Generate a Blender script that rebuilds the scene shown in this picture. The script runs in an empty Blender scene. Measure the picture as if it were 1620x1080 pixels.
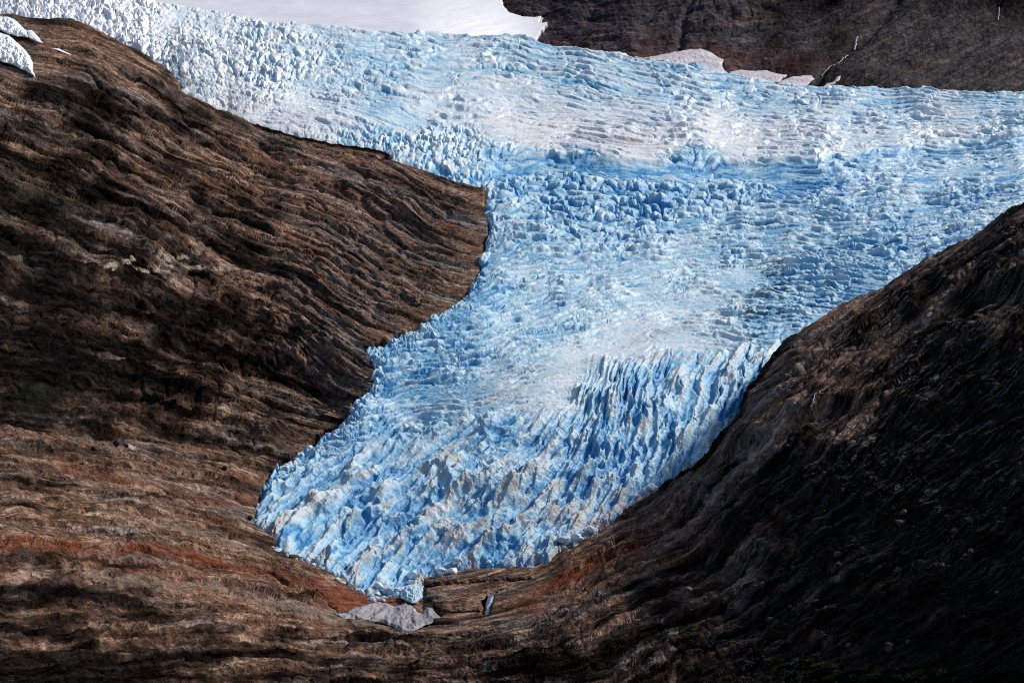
import bpy, math, random
import numpy as np
from mathutils import Vector
from math import radians as R
random.seed(7)
S = bpy.context.scene
# ------------------------------------------------------------------ camera, sky, sun, exposure
FPX = 3508.0                       # focal length in photo pixels (photo 1620 x 1080)
cam = bpy.data.cameras.new("camera"); camo = bpy.data.objects.new("camera", cam)
S.collection.objects.link(camo); S.camera = camo
camo.location = (0, 0, 0); camo.rotation_euler = (R(90), 0, 0)
cam.sensor_width = 36.0; cam.lens = 36.0 * FPX / 1620.0
cam.clip_start = 1.0; cam.clip_end = 30000.0
S.render.resolution_x = 1024; S.render.resolution_y = 682
w = bpy.data.worlds.new("World"); S.world = w; w.use_nodes = True
SUN_DIR = Vector((0.66, 0.40, 0.64)).normalized()       # towards the sun: upper right, a little behind
elev = math.asin(SUN_DIR.z); azim = math.atan2(SUN_DIR.x, SUN_DIR.y)
nt = w.node_tree; bg = nt.nodes["Background"]
sky = nt.nodes.new("ShaderNodeTexSky"); sky.sky_type = 'NISHITA'; sky.sun_disc = False
sky.sun_elevation = elev; sky.sun_rotation = azim; sky.altitude = 300.0
nt.links.new(sky.outputs[0], bg.inputs[0]); bg.inputs[1].default_value = 0.10
sl = bpy.data.lights.new("sun", 'SUN'); sl.energy = 3.5; sl.angle = R(8.0); sl.color = (1.0, 0.93, 0.84)
so = bpy.data.objects.new("sun", sl); S.collection.objects.link(so)
so.rotation_euler = (-SUN_DIR).to_track_quat('-Z', 'Y').to_euler()
S.view_settings.view_transform = 'Standard'; S.view_settings.look = 'None'
S.view_settings.exposure = 0.18; S.view_settings.gamma = 1.0
try:
    S.cycles.max_bounces = 4; S.cycles.diffuse_bounces = 3; S.cycles.use_denoising = False; S.cycles.filter_width = 1.1
except Exception: pass

# ------------------------------------------------------------------ numpy helpers
f4 = np.float32
def hsh(ix, iy, s=0):
    ix = ix.astype(np.int64).astype(np.uint32); iy = iy.astype(np.int64).astype(np.uint32)
    h = ix * np.uint32(374761393) + iy * np.uint32(668265263) + np.uint32((s * 2246822519 + 97) & 0xffffffff)
    h ^= h >> np.uint32(13); h *= np.uint32(1274126177); h ^= h >> np.uint32(16)
    h *= np.uint32(2246822519); h ^= h >> np.uint32(15)
    return h
def r01(h): return (h & np.uint32(0xffffff)).astype(f4) / f4(16777216.0)
def gnoise(x, y, s=0):
    x = np.asarray(x, f4); y = np.asarray(y, f4)
    xi = np.floor(x); yi = np.floor(y); fx = x - xi; fy = y - yi
    u = fx*fx*fx*(fx*(fx*6-15)+10); v = fy*fy*fy*(fy*(fy*6-15)+10)
    def g(ox, oy):
        a = r01(hsh(xi+ox, yi+oy, s)) * f4(6.2831853)
        return np.cos(a)*(fx-ox) + np.sin(a)*(fy-oy)
    a = g(0,0); b = g(1,0); c = g(0,1); d = g(1,1)
    return ((a*(1-u)+b*u)*(1-v) + (c*(1-u)+d*u)*v) * f4(1.5)
def fbm(x, y, o=4, s=0, g=0.5, l=2.03):
    t = 0; a = 1.0; n = 0
    for k in range(o):
        t = t + a*gnoise(x*l**k, y*l**k, s+k*17); n += a; a *= g
    return t/n
def ridged(x, y, o=3, s=0, g=0.5):
    t = 0; a = 1.0; n = 0
    for k in range(o):
        t = t + a*(1-2*np.abs(gnoise(x*2.07**k, y*2.07**k, s+k*31))); n += a; a *= g
    return t/n
def ss(a, b, x):
    t = np.clip((x-a)/(b-a), 0, 1); return t*t*(3-2*t)
def worley(u, v, sp, th, ra, s=0, reach=2):
    """Cells elongated by ra along th (radians). Returns F1, F2 in px (across), local offset (along, across), id hash."""
    x = u/sp; y = v/sp; xi = np.floor(x); yi = np.floor(y)
    c = np.cos(th); sn = np.sin(th); ia = 1.0/ra
    F1 = np.full(x.shape, 9e9, f4); F2 = F1.copy(); A = np.zeros(x.shape, f4); B = A.copy(); I = np.zeros(x.shape, np.uint32)
    for j in range(-reach, reach+1):
        for i in range(-reach, reach+1):
            cx = xi+i; cy = yi+j
            h = hsh(cx, cy, s)
            px = cx + r01(h); py = cy + r01(h * np.uint32(2654435761) >> np.uint32(3))
            dx = x-px; dy = y-py
            al = (dx*c - dy*sn)*ia; ac = dx*sn + dy*c       # screen y is down
            d = np.sqrt(al*al+ac*ac)
            m = d < F1
            F2 = np.where(m, F1, np.minimum(F2, d))
            F1 = np.where(m, d, F1); A = np.where(m, al, A); B = np.where(m, ac, B); I = np.where(m, h, I)
    return F1, F2, A, B, I
def tps(pts):
    """thin plate spline through (u, v, value)"""
    P = np.array(pts, float); X = P[:, :2]/500.0; n = len(P)
    def U(r2): return np.where(r2 > 1e-12, r2*np.log(np.maximum(r2, 1e-12)), 0)
    K = U(((X[:, None]-X[None])**2).sum(-1)) + np.eye(n)*0.01
    Q = np.hstack([np.ones((n,1)), X]); A = np.zeros((n+3, n+3)); A[:n,:n] = K; A[:n,n:] = Q; A[n:,:n] = Q.T
    w = np.linalg.solve(A, np.concatenate([P[:,2], [0,0,0]]))
    def f(u, v):
        u = np.asarray(u, float)/500; v = np.asarray(v, float)/500
        t = w[n] + w[n+1]*u + w[n+2]*v
        for k in range(n): t = t + w[k]*U((u-X[k,0])**2+(v-X[k,1])**2)
        return t
    return f
# coarse fields over the region
U0, U1, V0, V1, CS = -520, 2140, -320, 1560, 4.0
cu = np.arange(U0, U1+CS, CS); cv = np.arange(V0, V1+CS, CS); CU, CV = np.meshgrid(cu, cv)
def bil(F, u, v):
    x = np.clip((u-U0)/CS, 0, len(cu)-1.001); y = np.clip((v-V0)/CS, 0, len(cv)-1.001)
    xi = x.astype(int); yi = y.astype(int); fx = x-xi; fy = y-yi
    return ((F[yi,xi]*(1-fx)+F[yi,xi+1]*fx)*(1-fy)+(F[yi+1,xi]*(1-fx)+F[yi+1,xi+1]*fx)*fy).astype(f4)
def sdf(poly, X, Y):
    P = np.array(poly, float); Q = np.roll(P, -1, 0); d = np.full(X.shape, 1e9); ins = np.zeros(X.shape, bool)
    for (x0,y0),(x1,y1) in zip(P, Q):
        ex, ey = x1-x0, y1-y0; t = np.clip(((X-x0)*ex+(Y-y0)*ey)/(ex*ex+ey*ey+1e-9), 0, 1)
        d = np.minimum(d, np.hypot(X-x0-t*ex, Y-y0-t*ey))
        if y0 != y1:
            c = ((y0 > Y) != (y1 > Y)) & (X < (x1-x0)*(Y-y0)/(y1-y0)+x0); ins ^= c
    return np.where(ins, d, -d)
def cpoly(poly): return sdf(poly, CU, CV)
def cline(pts):
    d = np.full(CU.shape, 1e9); P = np.array(pts, float)
    for (x0,y0),(x1,y1) in zip(P[:-1], P[1:]):
        ex, ey = x1-x0, y1-y0; t = np.clip(((CU-x0)*ex+(CV-y0)*ey)/(ex*ex+ey*ey), 0, 1)
        d = np.minimum(d, np.hypot(CU-x0-t*ex, CV-y0-t*ey))
    return d
def pos(u, v, D):
    return np.stack([(u-810.0)/FPX*D, D+0*u, (540.0-v)/FPX*D], -1)
def normals(P):
    du = np.gradient(P, axis=1); dv = np.gradient(P, axis=0)
    n = np.cross(dv, du); n /= np.maximum(np.linalg.norm(n, axis=-1, keepdims=True), 1e-9)
    s = np.where(n[..., 2:3] < 0, -1.0, 1.0); return n*s

def grid_mesh(name, P, mask, attrs, uvs, mat, kind=None):
    Rr, C = P.shape[:2]
    if mask is None: mask = np.ones((Rr, C), bool)
    q = mask[:-1,:-1] | mask[1:,:-1] | mask[:-1,1:] | mask[1:,1:]
    idx = np.arange(Rr*C).reshape(Rr, C)
    a = idx[:-1,:-1][q]; b = idx[1:,:-1][q]; c = idx[1:,1:][q]; d = idx[:-1,1:][q]
    used = np.zeros(Rr*C, bool)
    for k in (a,b,c,d): used[k] = True
    new = np.cumsum(used)-1
    F = np.stack([new[a], new[b], new[c], new[d]], 1).astype(np.int32)
    V = P.reshape(-1,3)[used].astype(f4)
    me = bpy.data.meshes.new(name); me.vertices.add(len(V)); me.vertices.foreach_set("co", V.ravel())
    me.loops.add(F.size); me.loops.foreach_set("vertex_index", F.ravel())
    me.polygons.add(len(F)); me.polygons.foreach_set("loop_start", np.arange(0, F.size, 4, dtype=np.int32))
    me.polygons.foreach_set("use_smooth", np.ones(len(F), bool))
    me.update(calc_edges=True)
    for k, A in attrs.items():
        at = me.attributes.new(k, 'FLOAT', 'POINT'); at.data.foreach_set("value", np.clip(A, -10, 10).astype(f4).ravel()[used])
    if uvs is not None:
        at = me.attributes.new("strata", 'FLOAT_VECTOR', 'POINT')
        W = np.zeros((used.sum(), 3), f4); W[:,0] = uvs[0].ravel()[used]; W[:,1] = uvs[1].ravel()[used]
        at.data.foreach_set("vector", W.ravel())
    me.materials.append(mat)
    o = bpy.data.objects.new(name, me); S.collection.objects.link(o)
    if kind: o['kind'] = kind
    return o

# ------------------------------------------------------------------ materials
def mat_new(name):
    m = bpy.data.materials.new(name); m.use_nodes = True
    return m, m.node_tree, m.node_tree.nodes["Principled BSDF"]
class NB:
    def __init__(s, t): s.t = t
    def n(s, ty, **k):
        x = s.t.nodes.new(ty)
        for a, b in k.items(): setattr(x, a, b)
        return x
    def set(s, sock, v):
        if hasattr(v, 'node') or isinstance(v, bpy.types.NodeSocket): s.t.links.new(v, sock)
        elif isinstance(v, (tuple, list)) and len(v) == 3 and sock.type == 'RGBA': sock.default_value = (*v, 1)
        else: sock.default_value = v
    def attr(s, name, out='Fac'): x = s.n("ShaderNodeAttribute", attribute_name=name); return x.outputs[out]
    def noise(s, vec, scale, detail=4, rough=0.55):
        x = s.n("ShaderNodeTexNoise"); s.set(x.inputs['Vector'], vec); x.inputs['Scale'].default_value = scale
        x.inputs['Detail'].default_value = detail; x.inputs['Roughness'].default_value = rough; return x.outputs['Fac']
    def mth(s, op, a, b=0.0, c=0.0, clamp=False):
        x = s.n("ShaderNodeMath", operation=op, use_clamp=clamp); s.set(x.inputs[0], a); s.set(x.inputs[1], b); s.set(x.inputs[2], c); return x.outputs[0]
    def mix(s, f, a, b, bt='MIX'):
        x = s.n("ShaderNodeMix", data_type='RGBA', blend_type=bt); s.set(x.inputs[0], f); s.set(x.inputs[6], a); s.set(x.inputs[7], b); return x.outputs[2]
    def rng(s, v, a, b, c=0.0, d=1.0):
        x = s.n("ShaderNodeMapRange"); s.set(x.inputs[0], v)
        for k, q in zip((1,2,3,4), (a,b,c,d)): x.inputs[k].default_value = q
        return x.outputs[0]
    def scale(s, vec, v):
        x = s.n("ShaderNodeVectorMath", operation='MULTIPLY'); s.set(x.inputs[0], vec); x.inputs[1].default_value = v; return x.outputs[0]

def make_rock(name, base=((0.022,0.012,0.008),(0.180,0.096,0.058),(0.52,0.345,0.245)), usestrata=True, fine=1.0):
    m, t, b = mat_new(name); N = NB(t)
    geo = N.n("ShaderNodeNewGeometry").outputs['Position']
    st = N.attr("strata", 'Vector') if usestrata else N.scale(geo, (0.6, 0.6, 2.0))
    s1 = N.noise(N.scale(st, (0.010, 0.10, 0)), 1.0, 6, 0.6)      # broad beds
    s2 = N.noise(N.scale(st, (0.012, 0.20, 0)), 1.0, 4, 0.6)     # thin layers
    n3 = N.noise(geo, 0.012*fine, 6, 0.6)
    n4 = N.noise(geo, 0.16*fine, 4 if fine > .9 else 2, 0.6)
    f = N.mth('ADD', N.mth('MULTIPLY', s1, 0.45), N.mth('ADD', N.mth('MULTIPLY', s2, 0.35), N.mth('MULTIPLY', n4, 0.35)))
    f = N.rng(f, 0.47, 0.70)
    cr = N.n("ShaderNodeValToRGB"); N.set(cr.inputs[0], f)
    e = cr.color_ramp.elements; e[0].color = (*base[0],1); e[1].color = (*base[2],1); k = e.new(0.5); k.color = (*base[1],1)
    col = cr.outputs[0]
    # cool grey beds between the brown ones
    g = N.rng(N.noise(N.scale(st, (0.004, 0.035, 0)), 1.0, 4, 0.6), 0.48, 0.62)
    hsv = N.n("ShaderNodeHueSaturation"); hsv.inputs['Saturation'].default_value = 0.25; hsv.inputs['Value'].default_value = 0.8; N.set(hsv.inputs['Color'], col)
    col = N.mix(N.mth('MULTIPLY', g, 0.75), col, hsv.outputs[0])
    rr = N.rng(N.noise(N.scale(st, (0.007, 0.06, 0)), 1.0, 5, 0.7), 0.56, 0.68)
    col = N.mix(N.mth('MULTIPLY', rr, 0.6), col, (0.17, 0.058, 0.028))
    jn = N.noise(N.scale(st, (0.009, 0.13, 0)), 1.0, 3, 0.55)
    jt = N.rng(N.mth('ABSOLUTE', N.mth('SUBTRACT', jn, 0.5)), 0.0, 0.022, 0.0, 1.0)
    j2 = N.rng(N.mth('ABSOLUTE', N.mth('SUBTRACT', N.noise(N.scale(st, (0.05, 0.035, 0)), 1.0, 3, 0.5), 0.52)), 0.0, 0.010, 0.35, 1.0)
    jt = N.mth('MULTIPLY', N.rng(jt, 0, 1, 0.25, 1.0), j2)
    vm = N.n("ShaderNodeVectorMath", operation='SCALE'); N.set(vm.inputs[0], col); N.set(vm.inputs['Scale'], jt); col = vm.outputs[0]
    if usestrata:
        v = N.rng(n4, 0.3, 0.8, 0.35, 1.25)
        rust = N.mix(v, (0.035,0.009,0.004), (0.24,0.058,0.020)); col = N.mix(N.attr("rust"), col, rust)
        moss = N.mix(v, (0.004,0.006,0.002), (0.030,0.034,0.010)); col = N.mix(N.attr("moss"), col, moss)
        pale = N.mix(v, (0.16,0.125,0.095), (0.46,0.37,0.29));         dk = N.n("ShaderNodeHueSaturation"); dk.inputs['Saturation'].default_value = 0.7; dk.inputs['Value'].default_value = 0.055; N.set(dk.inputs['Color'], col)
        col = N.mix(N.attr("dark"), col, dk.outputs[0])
        col = N.mix(N.attr("pale"), col, pale)
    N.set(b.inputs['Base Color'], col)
    if usestrata:
        wet = N.mth('MULTIPLY', N.attr("wet"), N.rng(N.noise(N.scale(st, (0.02, 0.3, 0)), 1.0, 4, 0.6), 0.5, 0.62), clamp=True)
        N.set(b.inputs['Roughness'], N.rng(wet, 0, 1, 0.85, 0.40))
        N.set(b.inputs['Specular IOR Level'], N.mth('ADD', N.rng(N.attr('dark'), 0, 1, 0.10, 0.0), N.mth('MULTIPLY', wet, 0.42)))
    else:
        b.inputs['Roughness'].default_value = 0.85; b.inputs['Specular IOR Level'].default_value = 0.15
    bh = N.mth('ADD', N.mth('ADD', N.mth('MULTIPLY', s2, 0.9), N.mth('MULTIPLY', jt, 0.45)), N.mth('ADD', N.mth('MULTIPLY', n4, 2.6), N.mth('MULTIPLY', N.noise(geo, 0.5*fine, 2, 0.5), 0.6)))
    bp = N.n("ShaderNodeBump"); bp.inputs['Strength'].default_value = 0.7; bp.inputs['Distance'].default_value = 2.6
    N.set(bp.inputs['Height'], bh); N.set(b.inputs['Normal'], bp.outputs[0])
    return m

def make_ice(name, grey=0.0):
    m, t, b = mat_new(name); N = NB(t)
    geo = N.n("ShaderNodeNewGeometry").outputs['Position']
    n1 = N.noise(geo, 0.05, 6, 0.6); n2 = N.noise(geo, 0.30, 3, 0.6)
    blue = N.attr("blue"); dirt = N.attr("dirt")
    bf = N.mth('ADD', blue, N.mth('MULTIPLY', N.mth('SUBTRACT', n1, 0.5), 0.55), clamp=True)
    cr = N.n("ShaderNodeValToRGB"); N.set(cr.inputs[0], bf)
    e = cr.color_ramp.elements
    e[0].color = (0.84,0.85,0.86,1); e[1].color = (0.05,0.27,0.56,1)
    for p, c in ((0.28,(0.60,0.73,0.80)),(0.52,(0.38,0.60,0.74)),(0.8,(0.15,0.42,0.66))):
        k = e.new(p); k.color = (*c,1)
    col = cr.outputs[0]
    d1 = N.rng(N.mth('ADD', dirt, N.mth('MULTIPLY', N.mth('SUBTRACT', n2, 0.5), 0.9)), 0.25, 0.95)
    col = N.mix(N.mth('MULTIPLY', d1, 0.85), col, N.mix(n1, (0.30,0.24,0.20), (0.46,0.41,0.38)))
    spk = N.rng(N.noise(geo, 0.16, 3, 0.8), 0.66, 0.74)          # scattered black grit
    col = N.mix(N.mth('MULTIPLY', spk, N.mth('MULTIPLY', dirt, 1.2, clamp=True)), col, (0.05,0.045,0.05))
    N.set(b.inputs['Base Color'], col)
    b.inputs['Roughness'].default_value = 0.55; b.inputs['Specular IOR Level'].default_value = 0.3
    bh = N.mth('ADD', N.mth('MULTIPLY', n2, 1.5), N.mth('MULTIPLY', N.noise(geo, 0.10, 3, 0.55), 3.0))
    bp = N.n("ShaderNodeBump"); bp.inputs['Strength'].default_value = 0.35; bp.inputs['Distance'].default_value = 1.5
    N.set(bp.inputs['Height'], bh); N.set(b.inputs['Normal'], bp.outputs[0])
    return m
def make_simple(name, c0, c1, sc, rough=0.8, bump=0.5, dist=1.0, spec=0.2):
    m, t, b = mat_new(name); N = NB(t); geo = N.n("ShaderNodeNewGeometry").outputs['Position']
    n = N.noise(geo, sc, 5, 0.6); N.set(b.inputs['Base Color'], N.mix(N.rng(n, 0.35, 0.65), c0, c1))
    b.inputs['Roughness'].default_value = rough; b.inputs['Specular IOR Level'].default_value = spec
    bp = N.n("ShaderNodeBump"); bp.inputs['Strength'].default_value = bump; bp.inputs['Distance'].default_value = dist
    N.set(bp.inputs['Height'], n); N.set(b.inputs['Normal'], bp.outputs[0]); return m
M_rock = make_rock("valley_rock")
M_far = make_rock("far_rock", base=((0.014,0.012,0.022),(0.052,0.037,0.046),(0.19,0.13,0.125)), fine=0.4)  # bluish cast of distance haze mixed into the rock colour
M_boulder = make_simple("boulder_rock", (0.045,0.028,0.020), (0.12,0.080,0.056), 0.5)
M_ice = make_ice("glacier_ice")
M_block = make_simple("ice_fragment", (0.42,0.66,0.86), (0.84,0.88,0.92), 0.25, 0.5, 0.4, 0.5, 0.3)
M_grey = make_simple("dirty_ice", (0.19,0.175,0.19), (0.33,0.31,0.33), 0.09, 0.6, 0.7, 1.2, 0.3)
M_snow = make_simple("old_snow", (0.88,0.86,0.89), (0.93,0.91,0.94), 0.01, 0.7, 0.25, 1.0, 0.2)
M_patch = make_simple("patch_snow", (0.52,0.44,0.46), (0.74,0.68,0.70), 0.03, 0.7, 0.5, 2.0, 0.2)
M_thin = make_simple("thin_water", (0.10,0.10,0.12), (0.42,0.42,0.46), 0.3, 0.4, 0.8, 0.6, 0.4)
M_water = make_simple("falling_water", (0.55,0.57,0.62), (0.88,0.89,0.92), 0.8, 0.35, 0.8, 0.6, 0.5)
M_grass = make_simple("alpine_scrub", (0.010,0.014,0.004), (0.045,0.055,0.014), 0.8, 0.8, 0.3, 0.3, 0.1)
M_pale = make_simple("pale_slab_rock", (0.16,0.125,0.10), (0.34,0.27,0.215), 0.4)
M_rust = make_simple("rusty_rock", (0.10,0.035,0.015), (0.26,0.10,0.045), 0.5)

# ------------------------------------------------------------------ outlines (photo pixels)
LEFT = [(-520,-70),(-100,8),(0,22),(20,25),(60,32),(110,33),(150,48),(190,68),(230,90),(262,112),(280,132),(274,145),(300,155),(340,175),(400,195),
 (440,207),(480,218),(520,226),(560,232),(600,236),(618,244),(608,255),(640,262),(680,275),(715,290),(750,297),(765,300),(763,330),(772,350),(768,380),
 (758,410),(755,435),(740,460),(700,490),(670,508),(640,525),(610,535),(592,543),(575,560),(592,580),(588,610),(570,625),(556,635),(548,660),(530,675),
 (500,690),(470,715),(440,735),(428,745),(412,775),(402,800),(398,830),(430,848),(435,870),(480,885),(520,910),(560,925),(580,940),(615,944),(650,950),
 (665,932),(668,912),(700,905),(730,895),(760,888),(800,893),(830,892),(868,893),(885,874),(915,856),(950,832),(990,810),(1035,785)]
RIGHTC = [(1055,765),(1085,748),(1110,735),(1125,715),(1150,682),(1172,655),(1178,635),(1187,608),(1215,575),(1240,545),(1270,524),(1300,505),(1340,480),
 (1390,462),(1440,430),(1480,405),(1545,375),(1590,342),(1620,325),(1720,270),(2140,60)]
VIS = LEFT + RIGHTC + [(2140,-320),(-520,-320)]                     # ice as seen
EXT = LEFT + [(1055,775),(1085,772),(1120,765),(1170,735),(1210,690),(1240,640),(1290,590),(1400,520),(1500,460),(1640,385),(1740,330),(2140,150)] + [(2140,-320),(-520,-320)]
sd_vis = cpoly(VIS); sd_ext = cpoly(EXT)
top_u = [-520,-100,0,100,220,300,370,430,520,600,640,690,720,760,820,845,880,940,1000,1040,1090,1140,1190,1240,1300,1360,1450,1520,1620,2140]
top_v = [-140,-70,-50,-25,2,15,28,37,42,48,55,51,57,64,66,71,77,86,95,105,111,123,133,140,143,145,147,150,153,160]
def vtop(u): return np.interp(u, top_u, top_v)

# ------------------------------------------------------------------ depth of each surface (metres from the camera)
D_ice = tps([(620,940,1500),(500,880,1515),(400,830,1545),(870,890,1560),(420,760,1625),(600,800,1605),(800,800,1620),(1000,800,1640),
 (550,650,1745),(700,700,1700),(900,700,1710),(1100,700,1730),(1200,700,1730),(600,550,1880),(800,600,1800),(1000,600,1810),(1200,600,1840),(1300,600,1840),
 (700,490,1985),(900,520,1930),(1100,520,1960),(1300,520,1990),(760,430,2110),(900,450,2080),(1100,450,2110),(1400,460,2100),(1600,400,2200),
 (765,340,2330),(1000,350,2340),(1300,350,2370),(1600,330,2400),(2100,250,2500),(760,290,2480),(1000,280,2560),(1300,270,2600),(1620,240,2720),
 (620,245,2640),(800,220,2850),(1100,200,2980),(1400,200,2980),(1620,170,3150),(450,200,2800),(600,150,3100),(900,130,3350),(1200,150,3300),(1400,150,3350),
 (280,140,2990),(150,60,3300),(0,10,3500),(300,60,3450),(500,80,3450),(700,70,3650),(900,80,3650),(-300,-60,3700),(200,0,3650),(2100,160,3200),(1900,400,2100)])
D_rock = tps([(-450,-60,2600),(0,30,2750),(150,52,2780),(280,140,2720),(-450,300,1700),(0,200,2300),(300,300,2390),(450,215,2680),(620,255,2610),(757,300,2440),
 (-450,600,1150),(0,400,1850),(300,500,1950),(500,400,2240),(650,400,2245),(740,440,2112),(600,530,1915),(0,600,1530),(300,700,1640),(500,600,1860),(560,620,1800),
 (430,740,1660),(-450,1000,800),(0,800,1270),(300,850,1420),(400,830,1550),(0,1080,1000),(300,1080,1140),(-400,1500,600),(500,900,1490),(620,950,1490),(620,1080,1260),
 (870,900,1545),(1000,830,1600),(810,1080,1210),(810,1000,1380),(1000,930,1420),(1100,760,1600),(1180,650,1620),(1240,560,1690),(1390,470,1780),(1500,400,1800),(1620,335,1760),
 (2100,90,1700),(1100,850,1430),(1200,750,1420),(1200,900,1240),(1300,600,1540),(1400,600,1440),(1400,800,1140),(1400,1080,900),(1620,500,1330),(1620,700,1060),
 (1620,900,880),(1620,1080,770),(2100,700,800),(2100,300,1300),(2100,1100,600),(1000,1080,1110),(1200,1080,1010),(800,1500,800),(1500,1500,600),(1880,1500,520)])
STR = []
for s, pl in {100:[(-300,-60),(0,30),(150,60),(280,135),(450,215),(620,262),(760,322)],200:[(-300,10),(0,130),(200,200),(380,290),(600,372),(775,432)],
 280:[(-300,70),(0,200),(200,280),(380,355),(560,428),(712,485)],380:[(-300,130),(0,270),(200,350),(446,455),(592,538)],450:[(-300,200),(0,350),(200,420),(400,520),(580,605)],
 600:[(-300,480),(0,560),(200,600),(400,650),(540,680)],750:[(-300,660),(0,700),(200,730),(420,780)],850:[(-300,760),(0,790),(200,815),(420,870)],
 930:[(-300,840),(0,865),(200,880),(400,915),(560,950),(700,955),(850,915),(950,860),(1100,760),(1180,640)],
 1000:[(-300,960),(0,960),(250,970),(500,1000),(700,1010),(900,960),(1100,860),(1250,700),(1400,550),(1620,380),(1900,200)],
 1100:[(-300,1100),(0,1090),(300,1070),(600,1060),(800,1050),(1000,970),(1200,850),(1400,670),(1620,470),(1900,260)],
 1200:[(0,1200),(700,1120),(1000,1060),(1200,960),(1400,800),(1620,620)],1350:[(1000,1180),(1200,1090),(1400,960),(1620,800)],1500:[(1400,1120),(1620,1000)]}.items():
    STR += [(a, b, s) for a, b in pl]
S_f = tps(STR)
def shep(pts, sig=70.0):
    """smooth field through scattered samples (normalised gaussians); pts: u, v, values..."""
    P = np.array(pts, float); W = 0; T = 0
    for p in P:
        d2 = (CU-p[0])**2 + ((CV-p[1])*1.5)**2
        w = np.exp(-d2/(2*sig*sig)) + 1e-6/(1+d2/1e4)**2; W = W + w; T = T + w[..., None]*p[2:]
    return T/W[..., None]

# ================================================================== ROCK
def axis(a, b, x0, x1, fine, coarse):
    return np.concatenate([np.arange(a, x0, coarse), np.arange(x0, x1, fine), np.arange(x1, b+coarse, coarse)])
ru = axis(-500, 2120, -40, 1660, 1.3, 8.0); rv = axis(-150, 1500, -60, 1130, 1.3, 8.0)
GU, GV = np.meshgrid(ru, rv); GU = GU.astype(f4); GV = GV.astype(f4)
sv = bil(sd_vis, GU, GV) + 3.0*fbm(GU/14, GV/14, 3, 5)
Dr = D_rock(GU, GV); Di = D_ice(GU, GV)
k = ss(0.5, 7.0, sv)
DD = Dr*(1-k) + (np.maximum(Di, Dr)+14)*k
Pb = pos(GU, GV, DD)
Nn = normals(pos(GU, GV, Dr))
St = S_f(GU, GV).astype(f4); Al = GU + 0.35*GV*np.sign(GU-800)*0
wx = 4.5*fbm(GU/150, GV/90, 3, 11)
Sw = St + wx*1.3 + 2.2*fbm(GU/40, GV/30, 2, 12)
# zone fields: blocky, streaky, smooth, strata amp
Z = shep([(100,60,.3,1.0),(300,200,.3,1.0),(600,330,.15,.9),(700,380,.1,.8),(200,250,.4,1.1),(80,330,.9,.9),(150,450,1.0,.8),(350,500,1.1,.8),(500,450,.4,1.0),
 (100,600,1.3,.8),(300,600,1.4,.9),(450,650,1.0,.9),(520,600,.8,.8),(150,760,.5,.8),(350,780,.3,.7),(200,830,.4,1.1),(350,860,.4,1.0),(200,920,.5,1.1),(450,950,.4,1.1),(150,1030,1.2,.8),(400,1040,1.0,.8),
 (600,1060,.9,.9),(750,940,.3,.7),(800,1020,.6,1.1),(1000,900,.4,1.2),(1200,800,.5,1.3),(1300,600,.4,1.1),(1500,450,.4,1.2),(1300,900,1.0,.8),(1450,900,1.1,.5),(1550,1000,1.0,.6),(1600,700,.6,.7),(1100,1030,.9,1.0)], 60)
zb = bil(Z[...,0], GU, GV); za = bil(Z[...,1], GU, GV)
t = Sw*0.042 + 0.8*fbm(GU/160, Sw/40, 3, 21)
saw = (t-np.floor(t)); cid = np.floor(t)
led = np.where(saw < 0.72, saw/0.72, (1-saw)/0.28) * (0.4+0.9*r01(hsh(cid, np.floor(GU/130+3*r01(hsh(cid, cid*0, 9)))*1, 4))*0.8)
t2 = Sw*0.115 + 1.1*fbm(GU/70, Sw/16, 2, 22); sw2 = t2-np.floor(t2)
led2 = np.where(sw2 < 0.75, sw2/0.75, (1-sw2)/0.25)
rg = ridged(GU/95, Sw/13, 4, 31, 0.62)
rg2 = ridged(GU/26, Sw/5.5, 3, 35, 0.6)
lo = fbm(GU/130, GV/75, 4, 41, 0.55)
F1, F2, A, B, I = worley(GU+14*fbm(GU/30,GV/30,2,51), GV+9*fbm(GU/30,GV/30,2,52), 27.0, f4(-0.35)*np.ones_like(GU)*np.where(GU<850,1,-1.6), f4(1.7), 61)
blk = ss(0, 0.22, F2-F1)*(0.5+0.7*r01(I)) + (r01(I*np.uint32(77))-0.5)*A*1.6 - 0.8*B*(r01(I*np.uint32(31)))
F1s, F2s, As, Bs, Is = worley(GU+5*fbm(GU/12,GV/12,2,53), GV+4*fbm(GU/12,GV/12,2,54), 11.0, f4(-0.35)*np.ones_like(GU)*np.where(GU<850,1,-1.6), f4(1.6), 62)
blks = ss(0, 0.25, F2s-F1s)*(0.5+0.7*r01(Is)) + (r01(Is*np.uint32(77))-0.5)*As*1.6
ONEr = f4(1.0); Zr = np.zeros_like(GU)
def plates(x, y, sd, gap, tilt):
    F1, F2, A, B, I = worley(x, y, ONEr, Zr, ONEr, sd, 1); r = lambda k: r01(I*np.uint32(k))
    return ss(0, gap, F2-F1)*(0.45+0.55*r01(I)) + tilt*((r(2654435761)-0.5)*A*1.6 + (0.25+r(40503))*B*1.1) 
wq = 0.40*fbm(GU/60, GV/40, 2, 91); wq2 = 0.32*fbm(GU/26, GV/18, 2, 92)
pa = plates(GU/150+wq*1.2+Sw/160, Sw/25+wq, 93, 0.22, 1.0)
pb = plates(GU/85+wq2*0.8+Sw/140, Sw/10.5+wq2*.8, 94, 0.28, 0.8)
pc = plates(GU/38+wq2+Sw/90, Sw/5.2+wq2, 95, 0.35, 0.6)
crk = ss(0.07, 0.0, np.abs(gnoise(GU/150+.6*lo, Sw/10+.7*lo, 37)))*ss(-.2,.2,gnoise(GU/60,Sw/20,38))
am = 0.45+1.1*ss(-.35,.35,fbm(GU/110, Sw/35, 2, 96))
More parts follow.
